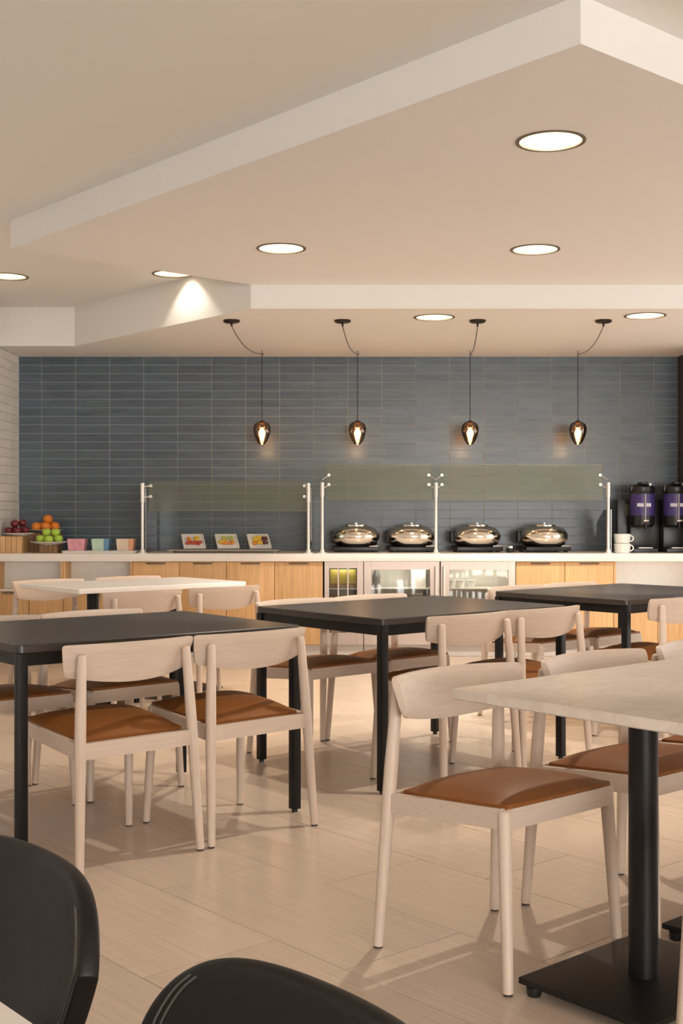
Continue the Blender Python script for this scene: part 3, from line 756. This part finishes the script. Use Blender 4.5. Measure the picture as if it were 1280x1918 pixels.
        # turned a little, as fruit lies
stand(26, 10.38, 0.185, 0.995, M['oak'], 'tall pale wooden stand under the dark red apples')
plate(36, 10.38, 0.134, 0.995, 'white plate holding dark red apples')
stand(84, 10.68, 0.25, 1.020, M['oak_dark'], 'tall dark wooden stand under the oranges')
plate(84, 10.68, 0.16, 1.020, 'white plate holding oranges')
stand(94, 10.32, 0.15, 0.923, M['oak_dark'], 'low wooden stand under the green apples')
plate(93, 10.32, 0.165, 0.923, 'white plate holding green apples')
r = 0.041
names7 = ['front left', 'front middle', 'front right', 'back left', 'back right', 'upper', 'topmost']
pile('orange', M['orange'], 0.042, False, 86, 10.68, 1.020 + 0.012, [(-0.072, -0.040, 0), (0.014, -0.05, 0), (0.078, 0.012, 0.002), (-0.035, 0.04, 0), (0.035, 0.085, 0.006), (0.018, -0.002, 0.066)],
     ['orange at the left front of the pile', 'orange at the front middle of the pile', 'orange at the right of the pile', 'orange at the back left of the pile', 'orange at the back right of the pile', 'orange on top of the pile'], 'oranges on the plate')
pile('green_apple', M['green_apple'], 0.038, True, 94, 10.32, 0.923 + 0.012, [(-0.075, -0.02, 0.004), (0.002, -0.055, 0), (0.075, -0.02, 0.004), (-0.035, 0.055, 0), (0.042, 0.055, 0), (-0.028, -0.005, 0.058), (0.048, 0.0, 0.058)],
     ['green apple at the left of the bottom layer', 'green apple at the front of the bottom layer', 'green apple at the right of the bottom layer', 'green apple at the back left of the bottom layer', 'green apple at the back right of the bottom layer', 'green apple at the left of the top layer', 'green apple at the right of the top layer'], 'green apples on the plate')
pile('red_apple', M['red_apple'], 0.036, True, 30, 10.38, 0.995 + 0.012, [(-0.052, -0.03, 0.001), (0.025, -0.048, 0.001), (0.080, 0.010, 0.004), (-0.026, 0.05, 0), (-0.010, -0.004, 0.060), (0.050, 0.076, 0.004), (0.044, 0.045, 0.066)],
     ['dark red apple at the left front of the pile', 'dark red apple at the front of the pile', 'dark red apple at the right of the pile', 'dark red apple at the back left of the pile', 'dark red apple on top of the pile at left', 'dark red apple at the back right of the pile', 'dark red apple on top of the pile at right'], 'dark red apples on the plate')

# ------------------------------------------------------------------ sachet tins on white saucers
def tin(p, mats, lab, lab2):
    d = 10.33; x = px(p, d)
    s = thing('tray', lab2, 'tray', (x, d, ZC), 0, 'white trays under the tins')
    slab(0.21, 0.16, 0, 0.010, 0.01).obj('base', M['white_china'], s)
    m = MB(); o, i_ = rounded_rect(0.22, 0.17, 0.012), rounded_rect(0.205, 0.155, 0.010); n = len(o)
    m.add([(a, b, 0.009) for a, b in i_] + [(a, b, 0.020) for a, b in o] + [(a, b, 0.012) for a, b in i_], [(k, (k + 1) % n, n + (k + 1) % n, n + k) for k in range(n)] + [(n + k, n + (k + 1) % n, 2 * n + (k + 1) % n, 2 * n + k) for k in range(n)])
    m.obj('rim', M['white_china'], s)
    t = thing('sachet_tin', lab, 'tin', (x + 0.012, d - 0.01, ZC + 0.0105), 0, 'small tins of sachets')
    h = 0.108; m = MB()
    def wall(q, xa0, xa1, xb0, xb1, mat, name):
        mm = MB(); y0, y1 = -0.055, -0.062; th = 0.004
        mm.add([(xa0, y0, 0), (xa1, y0, 0), (xb1, y1, h), (xb0, y1, h), (xa0, y0 + th, 0), (xa1, y0 + th, 0), (xb1, y1 + th, h), (xb0, y1 + th, h)], [(0, 1, 2, 3), (7, 6, 5, 4), (0, 4, 5, 1), (1, 5, 6, 2), (2, 6, 7, 3), (3, 7, 4, 0)])
        mm.obj(name, mat, t, smooth=False)
    f = 0.15
    wall(0, -0.064, 0.028, -0.074, 0.030, mats[0], 'front_panel'); wall(0, 0.0285, 0.064, 0.0305, 0.076, mats[1], 'front_panel')
    for sx, mt in ((-1, mats[0]), (1, mats[1])):
        b0, b1 = sx * 0.064, sx * (0.074 if sx < 0 else 0.076)
        m = MB(); m.add([(b0, -0.0505, 0), (b0, 0.055, 0), (b1, 0.062, h), (b1, -0.0575, h), (b0 - sx * 0.004, -0.0505, 0), (b0 - sx * 0.004, 0.055, 0), (b1 - sx * 0.004, 0.062, h), (b1 - sx * 0.004, -0.0575, h)], [(0, 1, 2, 3), (7, 6, 5, 4), (0, 4, 5, 1), (1, 5, 6, 2), (2, 6, 7, 3), (3, 7, 4, 0)])
        m.obj('side_panel', mt, t, smooth=False)
    m = MB(); m.add([(-0.060, 0.051, 0), (0.060, 0.051, 0), (0.072, 0.058, h), (-0.070, 0.058, h), (-0.060, 0.055, 0), (0.060, 0.055, 0), (0.072, 0.062, h), (-0.070, 0.062, h)], [(3, 2, 1, 0), (4, 5, 6, 7), (0, 1, 5, 4), (1, 2, 6, 5), (2, 3, 7, 6), (3, 0, 4, 7)])
    m.obj('back_panel', mats[0], t, smooth=False)
    sac = MB()
    for k in range(7): sac.box((-0.05 + 0.017 * k, -0.002, 0.052), (0.006, 0.085, 0.092), 0.001)
    tag(sac.obj('sachets', mats[1], t, smooth=False), kind='stuff')
tin(143, (M['pink'], M['pink']), 'pink tin of sachets, left of three', 'white tray under the pink tin')
tin(188, (M['aqua'], M['bluecard']), 'green and blue tin of sachets, middle of three', 'white tray under the green and blue tin')
tin(234, (M['beige'], M['peach']), 'beige and peach tin of sachets, right of three', 'white tray under the beige and peach tin')

# ------------------------------------------------------------------ tilted fruit plates on a grey board
d = 10.46
t = thing('serving_board', 'long grey serving board under the tilted square plates', 'board', (px(420, d), d, ZC), 0)
MB().box((0, 0, 0.020), (0.95, 0.22, 0.012), 0.003).obj('board', M['bamboo'], t)
for s in (-1, 1): MB().box((s * 0.44, 0, 0.007), (0.03, 0.20, 0.014), 0.002).obj('foot', M['bamboo'], t)
FR = [(362, [(-0.025, 0.015, 'food_o'), (0.03, 0.02, 'food_y'), (0.0, -0.03, 'food_r'), (0.045, -0.028, 'food_r'), (-0.045, -0.03, 'food_r')], 'square white plate of orange and red fruit, left of three'),
      (425, [(-0.02, 0.025, 'food_g'), (0.03, 0.028, 'food_g'), (-0.02, -0.018, 'food_o'), (0.028, -0.02, 'food_o'), (-0.05, -0.01, 'food_y')], 'square white plate of green and orange fruit, middle of three'),
      (485, [(-0.03, 0.02, 'food_y'), (0.0, -0.022, 'food_y'), (-0.042, -0.03, 'food_o'), (0.048, 0.022, 'food_d'), (0.05, -0.018, 'food_d'), (0.01, 0.03, 'food_y')], 'square white plate of yellow fruit and dark berries, right of three')]
for p, bits, lab in FR:
    t = thing('square_plate', lab, 'plate', (px(p, d) + 0.02, d - 0.05, ZC + 0.034), 0, 'tilted square fruit plates')
    t.rotation_euler = (math.radians(38), 0, math.radians(17)); t.rotation_mode = 'XYZ'
    m = MB(); s = 0.19
    m.box((0, 0.09, 0), (s, 0.18, 0.008), 0.002)
    m.obj('dish', M['white_china'], t)
    rm = MB()
    for (cx, cy, dx, dy) in ((0, 0.006, s, 0.010), (0, 0.174, s, 0.010), (-s / 2 + 0.005, 0.09, 0.010, 0.156), (s / 2 - 0.005, 0.09, 0.010, 0.156)): rm.box((cx, cy, 0.010), (dx, dy, 0.012), 0.002)
    rm.obj('rim', M['white_china'], t)
    MB().box((0, 0.16, -0.062), (0.10, 0.012, 0.115), 0.002, rot=Matrix.Rotation(math.radians(-38), 3, 'X')).obj('prop', M['black_plastic'], t)
    by = {}
    for bx, by_, mt in bits: by.setdefault(mt, []).append((bx, by_))
    for mt, ps in by.items():
        q = MB()
        for bx, by_ in ps:
            for k in range(5):
                q.lathe([(0.002, 0), (0.014, 0.004), (0.016, 0.010), (0.010, 0.018), (0.002, 0.020)], (bx + random.uniform(-.018, .018), 0.09 + by_ * 1.2 + random.uniform(-.016, .016), 0.004 + random.uniform(0, .006)), 10)
        tag(q.obj('fruit_pieces', M[mt], t), kind='stuff')

# ------------------------------------------------------------------ chafing dishes
def make_chafer():
    t = thing('chafing_dish', '', 'chafing dish', group='round steel chafing dishes')
    MB().box((0, 0.03, 0.031), (0.40, 0.30, 0.038), 0.010).obj('base', M['black_plastic'], t)
    f = MB()
    for sx in (-1, 1):
        for sy in (-1, 1): f.lathe([(0.018, 0), (0.020, 0.013)], (sx * 0.16, 0.03 + sy * 0.12, 0), 12)
    f.obj('feet', M['black_plastic'], t)
    MB().lathe([(0.10, 0.050), (0.150, 0.052), (0.180, 0.066), (0.190, 0.082), (0.186, 0.084), (0.170, 0.074)], (0, 0.02, 0), n=40, cap=False).obj('pan', M['black_metal'], t)
    MB().lathe([(0.09, 0.053), (0.135, 0.060), (0.170, 0.076), (0.193, 0.100), (0.203, 0.128), (0.199, 0.158), (0.183, 0.186), (0.156, 0.208), (0.118, 0.222), (0.06, 0.229), (0.002, 0.231)], n=48).obj('lid', M['chrome'], t, ang=60)
    MB().lathe([(0.090, 0.221), (0.096, 0.229), (0.094, 0.236), (0.086, 0.237), (0.080, 0.231), (0.082, 0.222)], n=40, cap=False).obj('lid_ring', M['chrome'], t, ang=60)
    MB().lathe([(0.008, 0.225), (0.008, 0.240), (0.015, 0.244), (0.015, 0.252), (0.006, 0.256)], n=18).obj('knob', M['chrome'], t)
    h = MB().box((0.15, -0.115, 0.053), (0.08, 0.02, 0.010), 0.003); h.obj('hinge_plate', M['steel'], t)
    MB().box((-0.19, 0.10, 0.13), (0.05, 0.07, 0.10), 0.008).obj('hinge_arm', M['black_plastic'], t)
    return t
ch0 = make_chafer()
for k, (p, lab) in enumerate(((667, 'leftmost round steel chafing dish on its black base'), (771, 'second chafing dish from the left, beside the middle glass guard post'), (894, 'third chafing dish from the left, right of the middle guard post'), (1020, 'rightmost round steel chafing dish with the black hinge arm showing'))):
    loc = (px(p, 10.55), 10.55, ZC)
    if k == 0: ch0.location = loc; ch0['label'] = lab
    else: dup(ch0, loc, 0.06 * k, lab)
t = thing('salt_pot', 'small chrome pot between the two right chafing dishes', 'pot', (px(956, 10.42), 10.42, ZC))
MB().lathe([(0.03, 0), (0.034, 0.006), (0.034, 0.035), (0.03, 0.04)], n=18).obj('body', M['black_plastic'], t)
MB().lathe([(0.031, 0.039), (0.03, 0.055), (0.012, 0.066), (0.002, 0.067)], n=18).obj('lid', M['chrome'], t)

# ------------------------------------------------------------------ coffee corner
def make_dispenser():
    t = thing('drink_dispenser', '', 'dispenser', group='black drink dispensers')
    MB().box((0, 0.0, 0.018), (0.21, 0.27, 0.036), 0.006).obj('base', M['black_plastic'], t)
    MB().box((0, 0.085, 0.14), (0.18, 0.09, 0.21), 0.01).obj('column', M['black_plastic'], t)
    MB().lathe([(0.085, 0.215), (0.104, 0.235), (0.108, 0.30), (0.108, 0.49), (0.102, 0.515)], (0, 0, 0), 36).obj('tank', M['black_plastic'], t)
    lb = MB(); P = []
    for z in (0.315, 0.505 - 0.005):
        P.append([(0.1095 * math.sin(a), -0.1095 * math.cos(a), z) for a in [(-75 + 150 * i / 24) * PI / 180 for i in range(25)]])
    lab = lb.grid(P).obj('label_wrap', M['purple'], t)
    m = MB(); a0 = -0.58                  # worn white lettering, too small to read
    for k in range(8):
        if k == 4: a0 += 0.18; continue
        a = a0; a0 += 0.135
        for b, (da, h) in enumerate(((0, 0.032), (0.062, 0.030 if k % 2 else 0.020))):
            c = Vector((0.1103 * math.sin(a + da), -0.1103 * math.cos(a + da), 0.405)); m.box(c, (0.0058, 0.001, h), rot=None)
        for zz in ((0.012,), (0.0,), (-0.012,), (0.012, -0.012))[k % 4]:
            c = Vector((0.1103 * math.sin(a + .031), -0.1103 * math.cos(a + .031), 0.405 + zz)); m.box(c, (0.007, 0.001, 0.006))
    m.obj('lettering', M['white_print'], lab, smooth=False)
    MB().lathe([(0.105, 0.513), (0.110, 0.525), (0.106, 0.560), (0.075, 0.580), (0.01, 0.584)], n=32).obj('lid', M['black_plastic'], t)
    MB().box((0, -0.02, 0.592), (0.06, 0.15, 0.018), 0.006).obj('lid_handle', M['black_plastic'], t)
    MB().lathe([(0.012, 0.555), (0.016, 0.575), (0.016, 0.590), (0.004, 0.594)], (0.055, -0.055, 0), 12).obj('lid_vent', M['satin'], t)
    MB().tube([(0.0, -0.120, 0.255), (0.0, -0.120, 0.50)], 0.0075, 10).obj('sight_tube', M['tube'], t)
    f = MB().tube([(0, -0.09, 0.245), (0, -0.135, 0.245), (0, -0.14, 0.20)], 0.013, 12); f.obj('faucet', M['black_plastic'], t)
    MB().box((0, -0.142, 0.272), (0.045, 0.02, 0.014), 0.004).obj('tap_lever', M['steel'], t)
    MB().box((0, -0.10, 0.041), (0.12, 0.07, 0.008), 0.002).obj('drip_grid', M['satin'], t)
    MB().box((-0.095, -0.03, 0.55), (0.025, 0.04, 0.06), 0.006).obj('latch', M['black_plastic'], t)
    return t
dp0 = make_dispenser()
dp0.location = (px(1203, 10.50), 10.50, ZC); dp0['label'] = 'black drink dispenser with purple label, left one, beside the white cups'
dup(dp0, (px(1265, 10.50), 10.50, ZC), label='black drink dispenser with purple label, cut by the right picture edge')
t = thing('brewer', 'dark box-shaped brewer behind the drink dispensers, against the tiled wall', 'brewer', (2.66, 10.765, ZC))
MB().box((0, 0, 0.235), (0.50, 0.20, 0.44), 0.006).obj('housing', M['black_plastic'], t)
f = MB()
for s in (-1, 1): f.box((s * 0.2, 0, 0.0075), (0.04, 0.16, 0.015))
f.obj('feet', M['black_plastic'], t, smooth=False)
MB().box((-0.10, -0.104, 0.36), (0.18, 0.010, 0.10), 0.002).obj('control_panel', M['cooler_dark'], t)
def mug(p, d, z, lab):
    t = thing('mug', lab, 'mug', (px(p, d), d, z), 0, 'stacked white mugs')
    MB().lathe([(0.058, 0), (0.064, 0.005), (0.072, 0.078), (0.070, 0.080), (0.066, 0.078), (0.058, 0.010), (0.01, 0.008)], n=28).obj('body', M['white_china'], t)
    h = [(0.066 + 0.028 * math.sin(a), 0, 0.042 - 0.024 * math.cos(a)) for a in [PI * k / 8 for k in range(9)]]
    MB().tube(h, 0.006, 10).obj('handle', M['white_china'], t)
mug(1166, 10.30, ZC, 'white mug at the bottom of the stack beside the guard post')
mug(1166, 10.30, ZC + 0.0805, 'white mug on top of the stack beside the guard post')

# ------------------------------------------------------------------ pendant lights
PEND = [(434, 491, 'pendant light with amber shade, leftmost of four'), (642, 670, 'pendant light with amber shade, second from left'),
        (895, 881, 'pendant light with amber shade, third from left'), (1131, 1083, 'pendant light with amber shade, rightmost of four')]
HOOKY, CANY = 10.5, 8.83
for pc, ph_, lab in PEND:
    xh, xc = px(ph_, HOOKY), px(pc, CANY)
    t = thing('pendant_light', lab, 'pendant light', (xh, HOOKY, ZB), 0, 'amber glass pendant lights')
    dx, dy = xc - xh, CANY - HOOKY
    c = MB().lathe([(0.060, 0), (0.060, -0.012), (0.045, -0.020), (0.008, -0.022), (0.007, -0.045)], (dx, dy, 0), 28).obj('canopy', M['bronze'], t)
    MB().tube([(0, 0, 0), (0, 0, -0.025), (0.010, 0, -0.035), (0.014, 0, -0.022)], 0.003, 8).obj('ceiling_hook', M['bronze'], t)
    pts = []
    for k in range(25):                                          # swagged flex from canopy to hook
        q = k / 24
        sag = 0.08 * 4 * q * (1 - q) * (0.55 + 0.45 * (1 - q))
        pts.append((dx * (1 - q), dy * (1 - q), -0.04 * (1 - q) - 0.03 * q - sag))
    MB().tube(pts, 0.0033, 6).obj('flex', M['black_plastic'], t)
    zt = 1.975 - ZB
    MB().tube([(0, 0, -0.03), (0, 0, zt + 0.01)], 0.0033, 6).obj('drop_cable', M['black_plastic'], t)
    MB().lathe([(0.006, 0.012), (0.014, 0.010), (0.024, 0.004), (0.028, -0.010), (0.020, -0.03), (0.018, -0.05)], (0, 0, zt), 20).obj('lamp_holder', M['bronze'], t)
    MB().lathe([(0.027, 0.0), (0.050, -0.008), (0.066, -0.026), (0.075, -0.056), (0.074, -0.085), (0.064, -0.125), (0.046, -0.165), (0.030, -0.188), (0.020, -0.196)], (0, 0, zt), 32, cap=False).obj('shade', M['amber'], t, ang=80)
    MB().lathe([(0.006, -0.05), (0.014, -0.062), (0.027, -0.085), (0.029, -0.105), (0.020, -0.140), (0.010, -0.168), (0.003, -0.176)], (0, 0, zt), 20).obj('bulb', M['bulb'], t, ang=80)
    l = bpy.data.lights.new('pendant_lamp', 'POINT'); l.energy = 1.0; l.color = (1.0, 0.66, 0.32); l.shadow_soft_size = 0.03
    lo_ = bpy.data.objects.new('pendant_lamp', l); COL.objects.link(lo_); lo_.location = (xh, HOOKY, 1.975 - 0.225)
